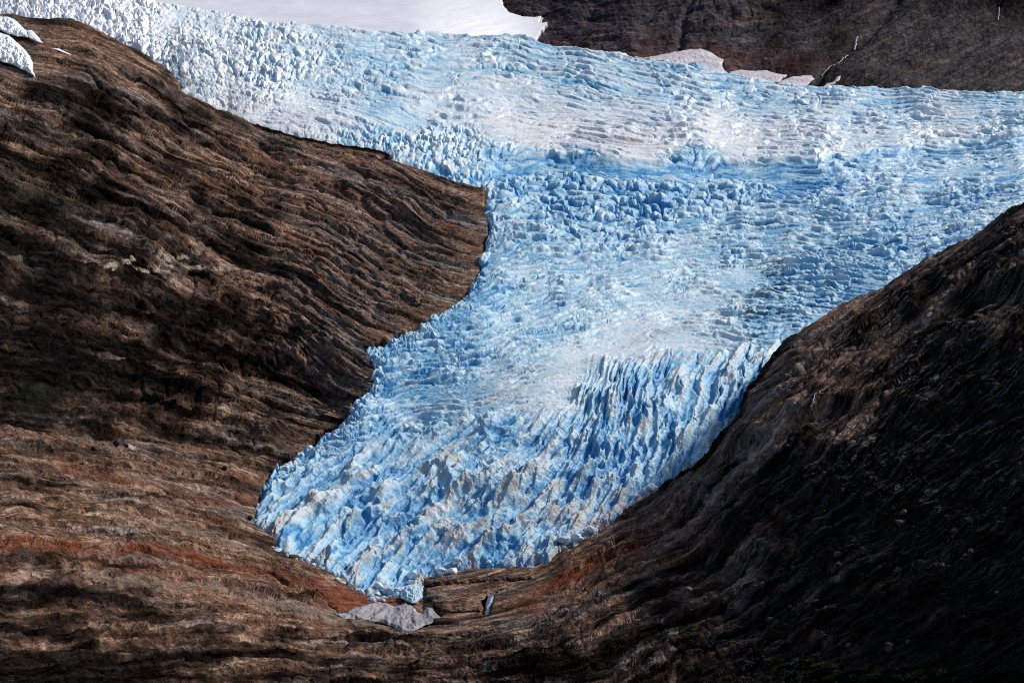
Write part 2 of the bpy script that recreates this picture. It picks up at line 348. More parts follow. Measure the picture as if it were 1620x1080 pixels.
h = za*(4.6*pa + 2.9*pb*am + 1.0*pc*am + led*2.6*(0.3+0.9*ss(-.3,.4,lo)) + 0.9*rg2*ss(-.1,.5,fbm(GU/80,GV/60,2,97)) + 0.9*rg - 2.4*crk) + 12*lo*(0.35+zb*0.5) + zb*(blk*3.6*(.3+ss(-.2,.4,lo)) + blks*1.1)
h += 0.5*fbm(GU/16, GV/9, 2, 71)
flat = bil(ss(-15, 15, cpoly([(490,925),(560,925),(620,940),(660,905),(740,885),(880,890),(870,960),(840,1000),(660,1012),(520,985)])), GU, GV)
gl = ridged(GU/230+.3*lo, Sw/46+.5*lo, 2, 43, .5)
h = h*1.12 + 5*(gl-0.1)*(0.3+zb)
h *= 1-0.85*flat
# big forms: undercut below the cliffs in the left middle, humps
def ridge_line(pts, wd, amp, side=1.0):
    global h
    d = bil(cline(pts), GU, GV); h += amp*np.exp(-(d/wd)**2)
ridge_line([(0,470),(150,500),(260,540),(420,600),(560,640)], 34, -16)
ridge_line([(60,600),(200,590),(330,640),(430,690)], 20, 12)
ridge_line([(230,520),(330,520),(430,560),(540,560)], 18, 12)
ridge_line([(0,660),(120,690),(260,690),(400,715)], 12, -12)
ridge_line([(350,720),(430,735),(520,700)], 10, 5)
ridge_line([(0,150),(120,160),(230,230),(330,260)], 12, -7)
ridge_line([(60,60),(200,120),(300,200)], 9, -6)
ridge_line([(0,300),(120,360),(260,410),(420,430)], 22, -9)
ridge_line([(1200,600),(1330,560),(1440,510),(1600,470)], 22, -13)
ridge_line([(1130,740),(1240,690),(1340,640)], 12, -9)
ridge_line([(1000,960),(1150,880),(1300,800),(1420,700)], 14, -8)
ridge_line([(1250,650),(1400,620),(1560,520)], 10, 8)
ridge_line([(0,860),(200,873),(400,905),(580,948)], 7, -6)
ridge_line([(690,985),(760,990),(850,985)], 8, 6)
ridge_line([(768,940),(767,960)], 8, -22); ridge_line([(672,958),(690,966)], 9, -20)
nearedge = ss(-45, -2, sv)
h -= 9*ss(-14, -5, sv)*(ss(380,410,GU)*ss(625,612,GU)*ss(260,250,GV))*1.0
h *= (1-0.6*nearedge)
h *= 1-0.85*ss(90,40,GU)*ss(150,110,GV)-0.4*ss(330,280,GU)*ss(150,90,GV)*ss(40,90,GU)
sc = (DD/FPX)
P = Pb + Nn*(h*(1-k)*sc*1.0)[...,None]
P[...,2] -= 8.0*k
mask = bil(sd_vis, GU, GV) < 34
mask &= GV > vtop(GU)-40
# rock colours: rust, moss and pale veins; dark also holds painted shade
n_a = fbm(GU/60, GV/40, 4, 81); n_b = fbm(GU/25, Sw/8, 4, 82, 0.6)
def band(pts, wd): return ss(1.3, 0.35, (bil(cline(pts), GU, GV) + 13*n_b + 6*n_a)/wd)
rust = np.maximum.reduce([band([(-200,850),(0,865),(110,870),(230,878),(330,890),(430,915),(520,935),(575,955)], 9), band([(500,930),(545,945),(580,955)], 20),
 band([(860,935),(900,915),(960,890),(1010,880)], 19), band([(1150,860),(1190,830),(1220,800)], 7)*.8, band([(820,945),(850,960)], 14)*.8, band([(600,950),(640,955)], 10)*.7,
 band([(-200,900),(100,900),(300,915),(520,960)], 40)*.32, band([(850,960),(960,900),(1100,850)], 38)*.35, band([(90,740),(200,770),(330,800),(400,790)], 12)*.35, band([(560,300),(700,360),(760,400)], 6)*.5, band([(380,240),(520,290),(640,380)], 6)*.5, band([(200,260),(400,330),(520,420)], 5)*.4])
rust = rust*np.clip(0.75+n_a, 0.3, 1)
moss = np.maximum.reduce([ss(70,20, np.hypot(GU-50, (GV-630)*1.6)+25*n_a*2), ss(60,10,np.hypot(GU-60,(GV-330)*1.0)+40*n_a)*.7, ss(0.15,0.3,n_b)*ss(300,100,GU)*ss(280,340,GV)*ss(700,600,GV)*.8,
 ss(1062,1078,GV+20*n_a)*ss(1150,1220,GU)*.9, ss(0.22,0.34,n_b)*ss(1180,1260,GU)*ss(850,900,GV)*.5])
pale = np.maximum.reduce([band([(160,438),(205,422)], 4), band([(205,440),(250,434),(300,433),(350,436),(368,430)], 3.5), band([(250,412),(290,408),(312,404)], 4), band([(350,420),(368,430)], 2.5), band([(100,905),(200,925),(330,935),(430,960),(540,985)], 9)*.45,
 band([(150,815),(300,845),(420,880)], 8)*.3, band([(560,985),(640,1005),(760,1005)], 4)*.5])*0.9
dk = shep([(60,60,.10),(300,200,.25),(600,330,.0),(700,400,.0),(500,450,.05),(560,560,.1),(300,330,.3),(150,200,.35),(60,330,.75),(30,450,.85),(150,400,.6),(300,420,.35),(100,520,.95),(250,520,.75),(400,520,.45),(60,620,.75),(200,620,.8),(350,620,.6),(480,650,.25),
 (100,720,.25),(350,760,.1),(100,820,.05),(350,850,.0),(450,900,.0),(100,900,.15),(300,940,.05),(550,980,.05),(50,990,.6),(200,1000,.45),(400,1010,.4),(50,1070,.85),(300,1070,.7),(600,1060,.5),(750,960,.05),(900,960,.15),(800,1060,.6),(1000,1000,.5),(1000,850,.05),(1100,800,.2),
 (1200,700,.35),(1150,900,.4),(1250,560,.15),(1300,560,.2),(1230,640,.12),(1300,650,.4),(1400,480,.3),(1500,420,.4),(1600,360,.5),(1400,600,.75),(1500,550,.85),(1600,450,.85),(1600,600,1.0),(1300,800,.85),(1250,950,.8),(1100,1050,.7),(1400,750,1.0),(1400,900,.95),(1500,700,1.05),(1600,800,1.1),(1600,1050,1.05),(1400,1050,.9)], 55)[...,0]  # broad shadow over left middle and right slope, painted as near-black rock colour
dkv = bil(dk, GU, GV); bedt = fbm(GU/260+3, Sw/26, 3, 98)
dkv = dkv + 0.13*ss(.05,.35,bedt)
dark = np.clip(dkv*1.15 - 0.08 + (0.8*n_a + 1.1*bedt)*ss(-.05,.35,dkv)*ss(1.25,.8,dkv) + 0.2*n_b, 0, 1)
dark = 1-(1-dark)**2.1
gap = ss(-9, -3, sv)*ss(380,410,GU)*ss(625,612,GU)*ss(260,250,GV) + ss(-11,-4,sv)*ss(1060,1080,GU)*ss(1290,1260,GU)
dark = np.maximum(dark, gap)  # shade in the gaps beside the ice, painted black onto the rock
wet = np.clip(ss(1080,1250,GU)*ss(0.0,0.5,n_a+0.3) + ss(300,0,GU)*0.15 + band([(1150,900),(1250,800),(1350,700),(1560,500),(1620,420)], 45)*1.0, 0, 1)
wet = 0.5*wet*(1-0.6*ss(880,960,GV)*ss(1200,1300,GU))
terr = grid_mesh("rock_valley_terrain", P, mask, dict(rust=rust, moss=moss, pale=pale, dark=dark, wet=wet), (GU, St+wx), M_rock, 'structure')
ROCKP = P
def on_rock(u, v):
    i = np.clip(np.searchsorted(rv, v), 1, len(rv)-2); j = np.clip(np.searchsorted(ru, u), 1, len(ru)-2)
    return Vector(ROCKP[i, j])

# ================================================================== GLACIER
CT = [ # u, v, A1(34px), A2(17px), A3(9px), theta deg, ratio, blue, dirt
 (60,10, 3,5,3, -35,1.4,.05,.05),(200,50, 3,7,4, 60,1.5,.08,.05),(300,110, 3,7,4, 60,1.4,.15,.08),(150,20,3,6,4,50,1.4,.0,.02),(400,160, 2,3,2.5, 20,1.3,.10,.28),(330,130,3,5,3,40,1.3,.1,.1),
 (420,110,4,5,2.5,-20,1.8,.2,.08),(560,130, 5,8,3, 65,1.7,.26,.08),(520,180, 2,3,2, 0,1.5,.12,.30),(600,220, 3,5,3, 80,1.4,.25,.12),(700,240, 3,5,3, 70,1.4,.2,.08),(740,280, 3,5,3, 60,1.4,.35,.2),
 (300,40, 3,4,1.5,-5,2.2,.12,.02),(500,70, 5,4,1.2, -8,2.3,.15,.02),(700,90, 6,4,1.2, -10,2.2,.18,.03),(900,120, 7,4,1, -12,2.2,.20,.04),(1050,150, 7,4,1, -12,2.2,.22,.05),(1200,170, 6,5,1.2, -8,2.0,.26,.05),(1400,180, 6,5,1.2, -3,2.0,.28,.04),(1580,180, 6,4,1.2, 2,2.2,.28,.04),
 (700,150,3,3,1.5,-5,2.4,.12,.10),(800,180, 2,3,1.5,-6,2.4,.10,.15),(1000,190, 3,3,1, -5,2.6,.14,.10),(850,220, 1,1.5,1.2,-8,2.6,.02,.30),(1000,235,1,1.2,1,-4,2.8,.0,.34),(1200,235,2.5,2,1,0,2.6,.05,.14),(1350,225,5,3,1,3,2.2,.14,.10),(1500,215,4,2.5,1,6,2.5,.12,.06),(1150,205,3.5,2.5,1,-4,2.5,.12,.10),
 (820,280, 9,7,2,10,1.5,.55,.05),(900,290,10,7,1,5,1.4,.62,.02),(1000,300, 9,6,.8,0,1.5,.58,.02),(1100,300, 8,6,.8,0,1.9,.52,.02),(1250,300, 7,5,1,0,1.9,.50,.03),(1400,280, 5,4,1.5,3,2.1,.48,.06),(1550,260, 6,4,1.5,8,2.0,.52,.08),(1600,220,5,4,1.5,5,2,.45,.06),
 (820,350,4,5,3,30,1.6,.35,.16),(800,400,3,5,3.5,40,1.5,.32,.22),(900,350,6,5,2,10,1.6,.42,.06),(1000,380,6,4,1,2,2.3,.40,.05),(1150,370,5,3,.8,2,2.6,.38,.06),(1300,350,4,4,2,2,2.2,.36,.14),(1450,320,4,4,2.5,5,2,.36,.16),(1580,300,4,4,2.5,10,1.8,.42,.12),
 (850,440,3,4,2.5,18,2.0,.30,.12),(950,420,3,4,1.5,8,2.6,.30,.10),(1100,420,3,3.5,1.5,4,2.8,.24,.14),(1250,400,4,4,2,-5,2.0,.30,.16),(1350,400,7,6,2,-25,1.7,.45,.12),(1450,380,7,6,2.5,-30,1.6,.50,.10),(1400,430,8,7,2.5,-40,1.5,.50,.08),(1550,350,5,5,3,-20,1.5,.35,.22),
 (1300,460,7,7,3,-40,1.6,.45,.10),(1250,500,5,6,3,-50,1.7,.40,.12),(1150,470,2,3,1.5,-10,2.2,.24,.22),(1230,540,5,7,3,60,1.8,.30,.14),
 (760,470,5,4,2,10,2.8,.48,.06),(900,480,3,4,1.2,8,3.0,.30,.12),(1050,460,2,3,1.2,5,3.0,.22,.16),(700,520,5,5,2.5,15,2.6,.46,.08),(850,530,3,4,1.5,14,2.8,.34,.08),(950,520,2,3,1,15,2.8,.28,.10),
 (620,560,5,7,4,30,1.5,.40,.18),(700,580,6,5,1.5,20,2.4,.45,.06),(820,580,2.5,3,1,20,2.8,.28,.14),(620,640,5,5,2,28,2.4,.45,.10),(720,640,2.5,3,1.2,24,2.8,.26,.20),(820,620,1.5,2,1,24,2.8,.18,.22),(900,590,.6,.8,.7,25,2.5,.16,.06),(980,550,.8,.8,.6,25,2.5,.14,.08),(880,650,1,1,.7,0,2,.15,.08),
 (1050,530,1.5,2,1,-40,2.6,.18,.16),(1130,540,1.5,2,1.5,-30,2.2,.2,.22),(950,620,7,6,1.5,-75,2.6,.32,.16),(1020,620,8,7,2,-82,2.7,.38,.16),(1080,600,8,7,2,70,2.6,.38,.18),(1150,600,7,8,2.5,75,2.4,.34,.22),(1010,580,3,4,2,80,3,.3,.14),(1180,640,8,8,3,70,1.8,.38,.14),
 (560,690,6,6,2.5,40,2.3,.45,.10),(660,700,6,5,2,32,2.0,.28,.22),(780,690,7,6,2,40,1.9,.28,.24),(900,700,8,8,2.5,70,2.0,.40,.20),(1000,690,9,8,2.5,85,2.0,.38,.18),(1080,690,9,8,3,75,1.8,.40,.14),(1130,690,8,8,3,-60,1.6,.42,.16),
 (480,770,8,6,2.5,38,2.2,.44,.12),(580,780,7,6,2.5,45,2.0,.34,.26),(700,770,8,7,2.5,48,1.9,.32,.30),(820,760,9,8,2.5,58,2.0,.38,.26),(940,750,9,9,3,78,2.0,.48,.20),(1040,740,9,9,3,-75,1.9,.48,.18),(1090,720,8,8,3,-55,1.8,.42,.2),
 (440,820,7,7,3,30,1.6,.34,.30),(560,840,8,8,3,50,1.8,.42,.22),(680,830,8,8,3,55,1.8,.40,.30),(800,820,8,8,3,60,1.7,.38,.34),(900,820,7,8,3.5,50,1.4,.28,.42),(980,790,7,8,3.5,60,1.4,.28,.40),
 (500,880,6,7,4,70,1.4,.42,.12),(600,900,6,8,5,80,1.4,.42,.22),(620,930,4,5,5,80,1.2,.30,.10),(700,880,7,8,4,50,1.4,.42,.26),(780,870,7,8,3.5,70,1.5,.55,.16),(850,870,6,7,3.5,60,1.4,.50,.16)]
FLD = shep(CT, 34.0)
def lv(d): return [(a, b, k) for k, pl in d.items() for a, b in pl]
T_f = tps(lv({-60:[(0,-60),(800,40)],0:[(0,-25),(300,20),(800,72),(1300,145),(1620,162),(1900,165)],110:[(100,50),(400,110),(600,140),(900,172),(1200,200),(1620,203)],
 200:[(300,155),(520,200),(640,235),(780,250),(1100,265),(1400,246),(1620,222),(1900,190)],280:[(770,300),(1000,305),(1300,300),(1620,262)],360:[(760,372),(1000,357),(1300,345),(1620,305)],
 440:[(740,460),(900,425),(1150,395),(1400,375),(1620,335)],520:[(650,525),(800,490),(1000,452),(1200,430),(1400,440)],600:[(590,590),(750,560),(950,500),(1150,475),(1330,480)],
 680:[(560,655),(700,618),(880,570),(1050,525),(1250,530)],750:[(485,705),(650,660),(850,620),(1100,570),(1200,600)],850:[(430,800),(650,750),(900,710),(1100,680)],950:[(450,870),(650,860),(850,800),(1050,770)]}))
Phi_f = tps(lv({-100:[(650,560),(540,680),(450,750)],0:[(750,575),(600,680),(480,780),(420,840)],100:[(850,600),(720,690),(590,800),(500,890)],200:[(900,625),(800,720),(700,820),(600,930)],
 300:[(930,650),(880,740),(800,830),(710,910)],370:[(960,640),(935,740),(880,830),(810,900)],440:[(1000,600),(985,700),(950,790),(900,860)],520:[(1070,600),(1055,700),(1020,790)],600:[(1140,600),(1110,700),(1080,760)],660:[(1200,600),(1170,680)]}))
nc = 1560; nr = 1240
gu = np.concatenate([np.arange(-480, -30, 8.0), np.linspace(-30, 1660, nc), np.arange(1668, 2110, 8.0)])
LB = [(-520,40),(0,60),(150,95),(270,170),(400,230),(520,270),(600,300),(640,300),(700,330)]
def vbot(u):
    b = np.interp(u, [-520,0,150,270,360,390,430,480,520,600,680,880,1060,1120,1180,1240,1400,1640,2120], [60,70,110,175,560,870,910,930,950,970,970,920,805,790,755,665,545,410,180])
    return b
bot = vbot(gu)
vt = vtop(gu)
tt = np.linspace(0, 1, nr)
nb = 36                                                   # rows that roll over the far crest
GU = np.tile(gu, (nr, 1)).astype(f4); GV = (vt[None]*(1-tt[:,None]) + bot[None]*tt[:,None]).astype(f4)
Di = D_ice(GU, GV)
Pb = pos(GU, GV, Di)
bk = (np.arange(nb, 0, -1)*7.0)[:, None, None]
back = Pb[0][None] + bk*np.array([0.0, 1.0, -0.10]) - np.array([0,0,1.0])*(bk/250.0)**2*60
GUb = np.tile(gu, (nb, 1)).astype(f4); GVb = (vt[None] - np.arange(nb, 0, -1)[:, None]*1.6).astype(f4)
Pb = np.concatenate([back, Pb]); GU = np.concatenate([GUb, GU]); GV = np.concatenate([GVb, GV]); Di = np.concatenate([np.tile(Di[:1], (nb,1)), Di])
g = lambda i: bil(FLD[..., i], GU, GV)
a1, a2, a3, blu, drt = g(0), g(1), g(2), g(5), g(6)
T = T_f(GU, GV).astype(f4); PH = Phi_f(GU, GV).astype(f4)
low_z = bil(ss(-22, 22, cpoly([(380,790),(500,722),(600,705),(700,675),(800,655),(900,650),(925,572),(1050,560),(1200,555),(1290,520),(1290,1000),(380,1000)])), GU, GV)
low_z = ss(0.1, 0.95, low_z + 0.6*fbm(GU/36, GV/30, 3, 99))
bl_u = [-500,700,780,840,900,1000,1100,1200,1300,1400,1500,1620,2140]; bl_v = [100,238,250,250,253,262,265,265,259,247,234,223,170]
vb = np.interp(GU, bl_u, bl_v) + 1.6*gnoise(GU/22, GV*0, 3)
above = ss(4, -3, GV-vb)*ss(700, 790, GU)
j1 = fbm(GU/60, GV/34, 3, 101); j2 = fbm(GU/60, GV/34, 3, 102)
k1 = fbm(GU/18, GV/12, 3, 103); k2 = fbm(GU/18, GV/12, 3, 104)
psz = 0.62 + 0.38*ss(120, 420, GV)
O = np.zeros_like(GU); ONE = f4(1.0)
def sawf(t, p): f = t-np.floor(t); return np.where(f < p, ss(0,1,f/p), 1-ss(0,1,(f-p)/(1-p)))
def cells(x, y, s): return worley(x, y, ONE, O, ONE, s, 1)
def q(I, k): return r01(I*np.uint32(k))
def blocks(x, y, s, gap, tilt=1.0):
    F1, F2, A, B, I = cells(x, y, s); e = F2-F1
    top = 0.5+0.5*r01(I) + tilt*((q(I,2654435761)-0.5)*A*1.5 + (q(I,40503)-0.25)*B*1.3)
    return ss(0, gap, e)*top - 0.25*F1*F1, e, F1
def bowls(x, y, s):
    F1, F2, A, B, I = cells(x, y, s); e = F2-F1
    return np.clip(F1*1.25, 0, 1.1)**1.6 + 0.55*(r01(I)-.5)*ss(0, .25, e) + 0.5*(q(I,97)-0.3)*A, e, F1
# upper and middle ice: blocks strung out along the transverse crevasses
X1 = GU/64 + 1.3*j1; Y1 = T/23 + 0.9*j2
tb1, te1, tf1 = blocks(X1, Y1, 201, 0.22)
tb2, te2, tf2 = blocks(GU/28+0.5*j2+0.40*k1, T/11+0.5*j1+0.35*k2, 202, 0.25)
tb3, te3, tf3 = blocks(GU/11+0.6*k2, T/5.5+0.5*k1, 203, 0.35)
rT = ridged(GU/120+0.5*j2, T/15+1.2*j1, 3, 211, 0.55); rT2 = ridged(GU/46+k1*.4, T/7+k2*.6, 3, 212, .6)
tcre = ss(0.09, 0.0, np.abs(gnoise(GU/90+j1, T/11+j2*.8, 213)))          # long open cracks
ht = a1*1.45*tb1 + a2*1.15*tb2 + a3*0.40*tb3 + (0.8+0.30*(a1+a2)*0.5)*rT + (0.15+0.05*(a1+a2))*rT2 - 0.22*(a1+a2)*tcre
# chaotic seracs of the upper left and of the margins
ch1, ce1, cf1 = blocks(GU/20+0.9*k1, GV/15+.8*k2, 221, 0.3, 1.4); ch2, ce2, cf2 = blocks(GU/9.5+.6*k2, GV/8+.6*k1, 222, 0.35, 1.3)
cha = np.clip(ss(620, 420, GU)*ss(210,120,GV)*0.8 + ss(800,730,GU)*ss(330,300,GV)*ss(190,225,GV) + bil(ss(26, 6, np.abs(sd_ext)), GU, GV)*ss(260,300,GV)*0.8, 0, 1)
hc = (a2*1.5*ch1 + a3*1.0*ch2)*(1+0.4*ss(260,160,GV)) + 0.6*rT2
# lower tongue: scooped bowls and fins drawn out along the flow
fb1, fe1, ff1 = bowls(PH/32 + 0.8*j1, GV/66 + PH/160 + 0.8*j2, 231)
fb2, fe2, ff2 = bowls(PH/15 + 0.40*k1, GV/32 + 0.4*k2 + PH/70, 232)
fb3, fe3, ff3 = bowls(PH/7.5 + .5*k2, GV/13 + .5*k1, 233)
slot = ss(0.16, 0.0, np.abs(gnoise(PH/26+0.6*j2, GV/95+0.3*j1, 234))); slot *= ss(-0.25, 0.15, gnoise(PH/30, GV/40, 235))
rF = ridged(PH/15+.5*j1, GV/60+.5*j2, 3, 236, .6)
hl = a1*1.6*fb1 + a2*1.15*fb2 + a3*0.62*fb3 + (0.3*a1+1.5)*sawf(PH/30+1.2*j1+.2*k1, .6)*ss(-.3,.2,gnoise(PH/60,GV/70,253)) - 1.15*a1*slot*(0.5+ss(700,600,GV)*.6) + 1.6*rF + 0.5*rT2
mod = np.clip(1.0+1.3*fbm(GU/75, GV/50, 2, 111), 0.4, 1.8)
belowline = ss(44, 14, GV-vb)*ss(-2, 1, GV-vb)*ss(760, 800, GU)
lz = bil(ss(-30, 30, cpoly([(520,700),(560,655),(640,560),(700,500),(860,410),(1000,395),(1250,330),(1500,330),(1300,400),(1200,470),(1000,510),(860,590),(700,665),(560,705)])), GU, GV)
smooth = bil(ss(-18, 22, cpoly([(800,650),(850,600),(900,555),(1000,505),(1080,525),(1140,555),(1050,565),(930,572),(915,648)])), GU, GV)
rL = ridged(GU/260+.6*j1, T/12+1.5*j1, 2, 241, .5); rL2 = ridged(GU/150+.6*j2, T/6+1.5*j1, 2, 242, .5)
z3 = bil(ss(-25, 25, cpoly([(765,255),(1100,268),(1260,265),(1200,330),(1040,350),(980,400),(900,390),(790,300)])), GU, GV)
s1_ = sawf(T/14 + 0.9*j1 + .12*k1, .80)*ss(-.5,.0,gnoise(GU/95+j2, T/24, 251)); s2_ = sawf(T/7 + 0.9*j2 + .15*k2, .78)*ss(-.45,.05,gnoise(GU/60+j1, T/12, 252))
LA = (0.35+0.65*np.clip((a1+a2)/9, 0, 1))
lsl = ss(0.10, 0.0, np.abs(gnoise(GU/210+.8*j2, T/10+.8*j1, 261)))*ss(-.25,.1,gnoise(GU/120,T/30,262))
ht = ht*(0.30+0.62*z3)*(1-0.35*lz)*(1-0.8*smooth)*(1-0.85*belowline) + (1-.5*z3)*LA*(6.0*s1_ + 3.0*s2_ + 2.2*rL + 1.2*rL2)*(1-0.7*smooth) - 4.5*lsl*(1-.6*z3)*(1-.8*smooth)
hup = (ht*(1-cha) + hc*cha)*psz
hpx = (hup*(1-low_z) + hl*low_z)*mod
fine = fbm(GU/5, GV/3.5, 3, 113)
hpx = hpx + fine*(0.15+0.04*(a2+a3)) + 8*fbm(GU/130, GV/55, 2, 115) + 6.0*above - 0.42*(a1+a2)*mod
se = bil(sd_ext, GU, GV) + 2.4*fbm(GU/10, GV/8, 3, 121) + 9*fbm(GU/28, GV/22, 2, 122)*ss(300,340,GV) + 5*(ch1-0.4)*ss(300,340,GV) 
edge = ss(0, 16, se)
hpx = hpx*(0.30+0.70*edge) + 7*ss(0,8,se) + 5*ss(0, 40, se) - 10
hpx = np.where(se < 0, -14 + hpx*0.2, hpx)
P = Pb.copy(); P[...,2] += hpx*(Di/FPX)
lean = (0.35*k1*(a1+a2)).astype(f4)*(Di/FPX); P[...,0] += lean
lowT = (1-np.clip(tb1*.55+tb2*.45+0.1, 0, 1))*np.clip((a1+a2)/11,0,1) + 0.35*tcre
lowC = (1-np.clip(ch1*1.1, 0, 1))*1.0
lowL = (1-np.clip(fb1*.55+fb2*.45+.25, 0, 1))*np.clip((a1+a2)/12,0,1)*1.3 + 0.9*slot
lowT = lowT*(0.5+.5*z3) + (1-.6*z3)*LA*(ss(.35,.0,s1_)*.45+ss(.4,0,s2_)*.3)*(1-.7*smooth) + 0.8*lsl*(1-.6*z3)*(1-.8*smooth)
deep = (lowT*(1-cha)+lowC*cha)*(1-low_z) + lowL*low_z
Nz = normals(P)[...,2]; wall = ss(0.80, 0.25, Nz)
blue = 0.06 + 0.22*belowline*ss(24,6,GV-vb) - 0.02*ss(330,150,GV) - 0.04*ss(600,400,GU) - 0.10*ss(620,350,GU)*ss(260,180,GV) + blu*(0.22+0.55*deep) + 0.50*deep*ss(0.0,.4,blu+.1) + 0.26*wall*ss(0,.4,blu) + 0.13*fbm(GU/55, GV/32, 3, 131) - 0.12*above*(1-deep) - 0.03 + 0.09*ss(250,300,GV)*(1-above) + 0.04*low_z + 0.07*ss(200,160,GV)*ss(500,700,GU)
dirt = drt*1.25 + low_z*0.28*(1-deep) + 0.3*ss(24,4,bil(sd_ext, GU, GV))*low_z + 0.75*fbm(GU/60, T/6+GU/80, 4, 132, .6)*ss(0.02,0.2,drt)*(1-low_z) + 0.6*fbm(GU/22, GV/14, 4, 133)*low_z + 0.15*ss(18, 2, bil(sd_ext, GU, GV))*ss(0.1,0.3,drt) - 0.45*deep
# thin ash lines
for pts, wd, am in (([(640,235),(700,215),(760,190)],5,.2),([(880,190),(1000,200),(1100,225)],5,.3),([(900,225),(1010,232)],6,.35),([(760,640),(860,600),(1000,540),(1090,520)],7,.35),([(930,575),(1050,570),(1170,580)],5,.4),([(640,660),(780,610),(900,570)],5,.3),([(1180,560),(1240,500)],5,.3),([(560,900),(700,860),(860,830),(1000,800)],22,.22)):
    dirt = dirt + am*ss(1.3, 0.3, (bil(cline(pts), GU, GV)+6*fine)/wd)
mask = (se > -1.5)
grid_mesh("glacier", P, mask, dict(blue=blue, dirt=dirt), None, M_ice, 'structure')
ICEP = P
def on_ice(u, v):
    j = int(np.clip(np.searchsorted(gu, u), 1, len(gu)-2)); i = nb + int(np.clip((v-vt[j])/(bot[j]-vt[j])*(nr-1), 0, nr-1))
    return Vector(ICEP[i, j])

# ================================================================== FAR MOUNTAIN and SNOWFIELD
mu = axis(640, 2120, 760, 1660, 1.4, 10.0); mv = axis(-520, 190, -20, 190, 1.4, 10.0)
GU, GV = np.meshgrid(mu, mv); GU = GU.astype(f4); GV = GV.astype(f4)
Dm = 4300 + (150-GV)*5.5 + np.maximum(0, 1000-GU)*1.2 - np.maximum(GU-1300,0)*0.5
Pb = pos(GU, GV, Dm); Nn = normals(Pb)
Sf = GV + 0.12*(GU-1200) + np.where(GU>1290, (GU-1290)*0.35, 0)
rgx = ridged((GU*1.0+Sf*.5)/75, Sf/9, 4, 301, .6); lo = fbm(GU/120, GV/50, 4, 302)
F1, F2, A, B, I = worley(GU+8*fbm(GU/20,GV/20,2,303), GV+6*fbm(GU/20,GV/20,2,304), 20.0, f4(0.2)*np.ones_like(GU), f4(1.3), 305)
cl = ss(1330,1200,GU)
h = 6*rgx + 16*lo + cl*2.2*ss(-.1,.4,lo)*(ss(0,.3,F2-F1)*(0.4+r01(I))) + cl*7*ridged(GU/90, Sf/22, 3, 307, .55) + 1.5*fbm(GU/6,GV/5,3,306)
d = bil(cline([(1100,0),(1080,40),(1072,90),(1062,95)]), GU, GV); h -= 8*np.exp(-(d/6)**2)
d = bil(cline([(1420,0),(1380,45),(1350,70),(1310,105),(1285,135)]), GU, GV); h -= 10*np.exp(-(d/9)**2)
d = bil(cline([(1620,30),(1560,55),(1500,110),(1470,140)]), GU, GV); h -= 6*np.exp(-(d/9)**2)
d = bil(cline([(1000,40),(1130,55),(1250,40),(1400,40)]), GU, GV); h -= 6*np.exp(-(d/8)**2)
P = Pb + Nn*(h*Dm/FPX*0.9)[...,None]
n_a = fbm(GU/50, GV/25, 4, 311)
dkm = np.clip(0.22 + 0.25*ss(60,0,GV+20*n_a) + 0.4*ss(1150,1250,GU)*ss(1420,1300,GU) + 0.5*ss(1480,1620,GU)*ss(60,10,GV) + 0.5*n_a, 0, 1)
rs = ss(60,100,GV+20*n_a)*ss(1300,1250,GU)*np.clip(.45+n_a,0,.6)
plx = ss(0.36,0.42,fbm(GU/4,GV/3,2,312))*ss(1000,1250,GU)*.12
tal = ss(1300,1400,GU-(90-GV)*0.6)
grid_mesh("far_mountain", P, None, dict(rust=rs*.6, moss=tal*.15, pale=plx, dark=dkm, wet=0*GU), (GU, Sf*1.6), M_far, 'structure')
FARP = P
def on_far(u, v):
    i = int(np.clip(np.searchsorted(mv, v), 1, len(mv)-2)); j = int(np.clip(np.searchsorted(mu, u), 1, len(mu)-2)); return Vector(FARP[i, j])
# snowfield: in front of the mountain, its right edge is the outline of the photo
SN = [(-520,-420),(-520,140),(900,140),(848,66),(856,52),(868,38),(866,33),(854,34),(861,21),(850,26),(826,24),(806,17),(796,6),(795,-2),(790,-30),(760,-90),(650,-420)]
uu = axis(-500, 960, 690, 890, 0.7, 6.0); vv = axis(-400, 130, -10, 85, 0.7, 6.0)
GU, GV = np.meshgrid(uu, vv); GU = GU.astype(f4); GV = GV.astype(f4)
sdn = sdf(SN, GU, GV) + 1.6*fbm(GU/7, GV/5, 3, 405)
Dn = 4300 + (150-GV)*5.5 + np.maximum(0, 1000-GU)*1.2 - 120 - 5.0*np.maximum(0, GV+60)*ss(870, 640, GU)
P = pos(GU, GV, Dn); P[...,2] += (3.0*fbm(GU/60+GV/20, GV/16, 3, 401) + 0.3*fbm(GU/14,GV/5,3,402))
P[...,1] += 90*ss(2.0, 0, sdn)                       # the rim turns back into the rock
grid_mesh("snowfield_terrain", P, sdn > 0, dict(), None, M_snow, 'structure')

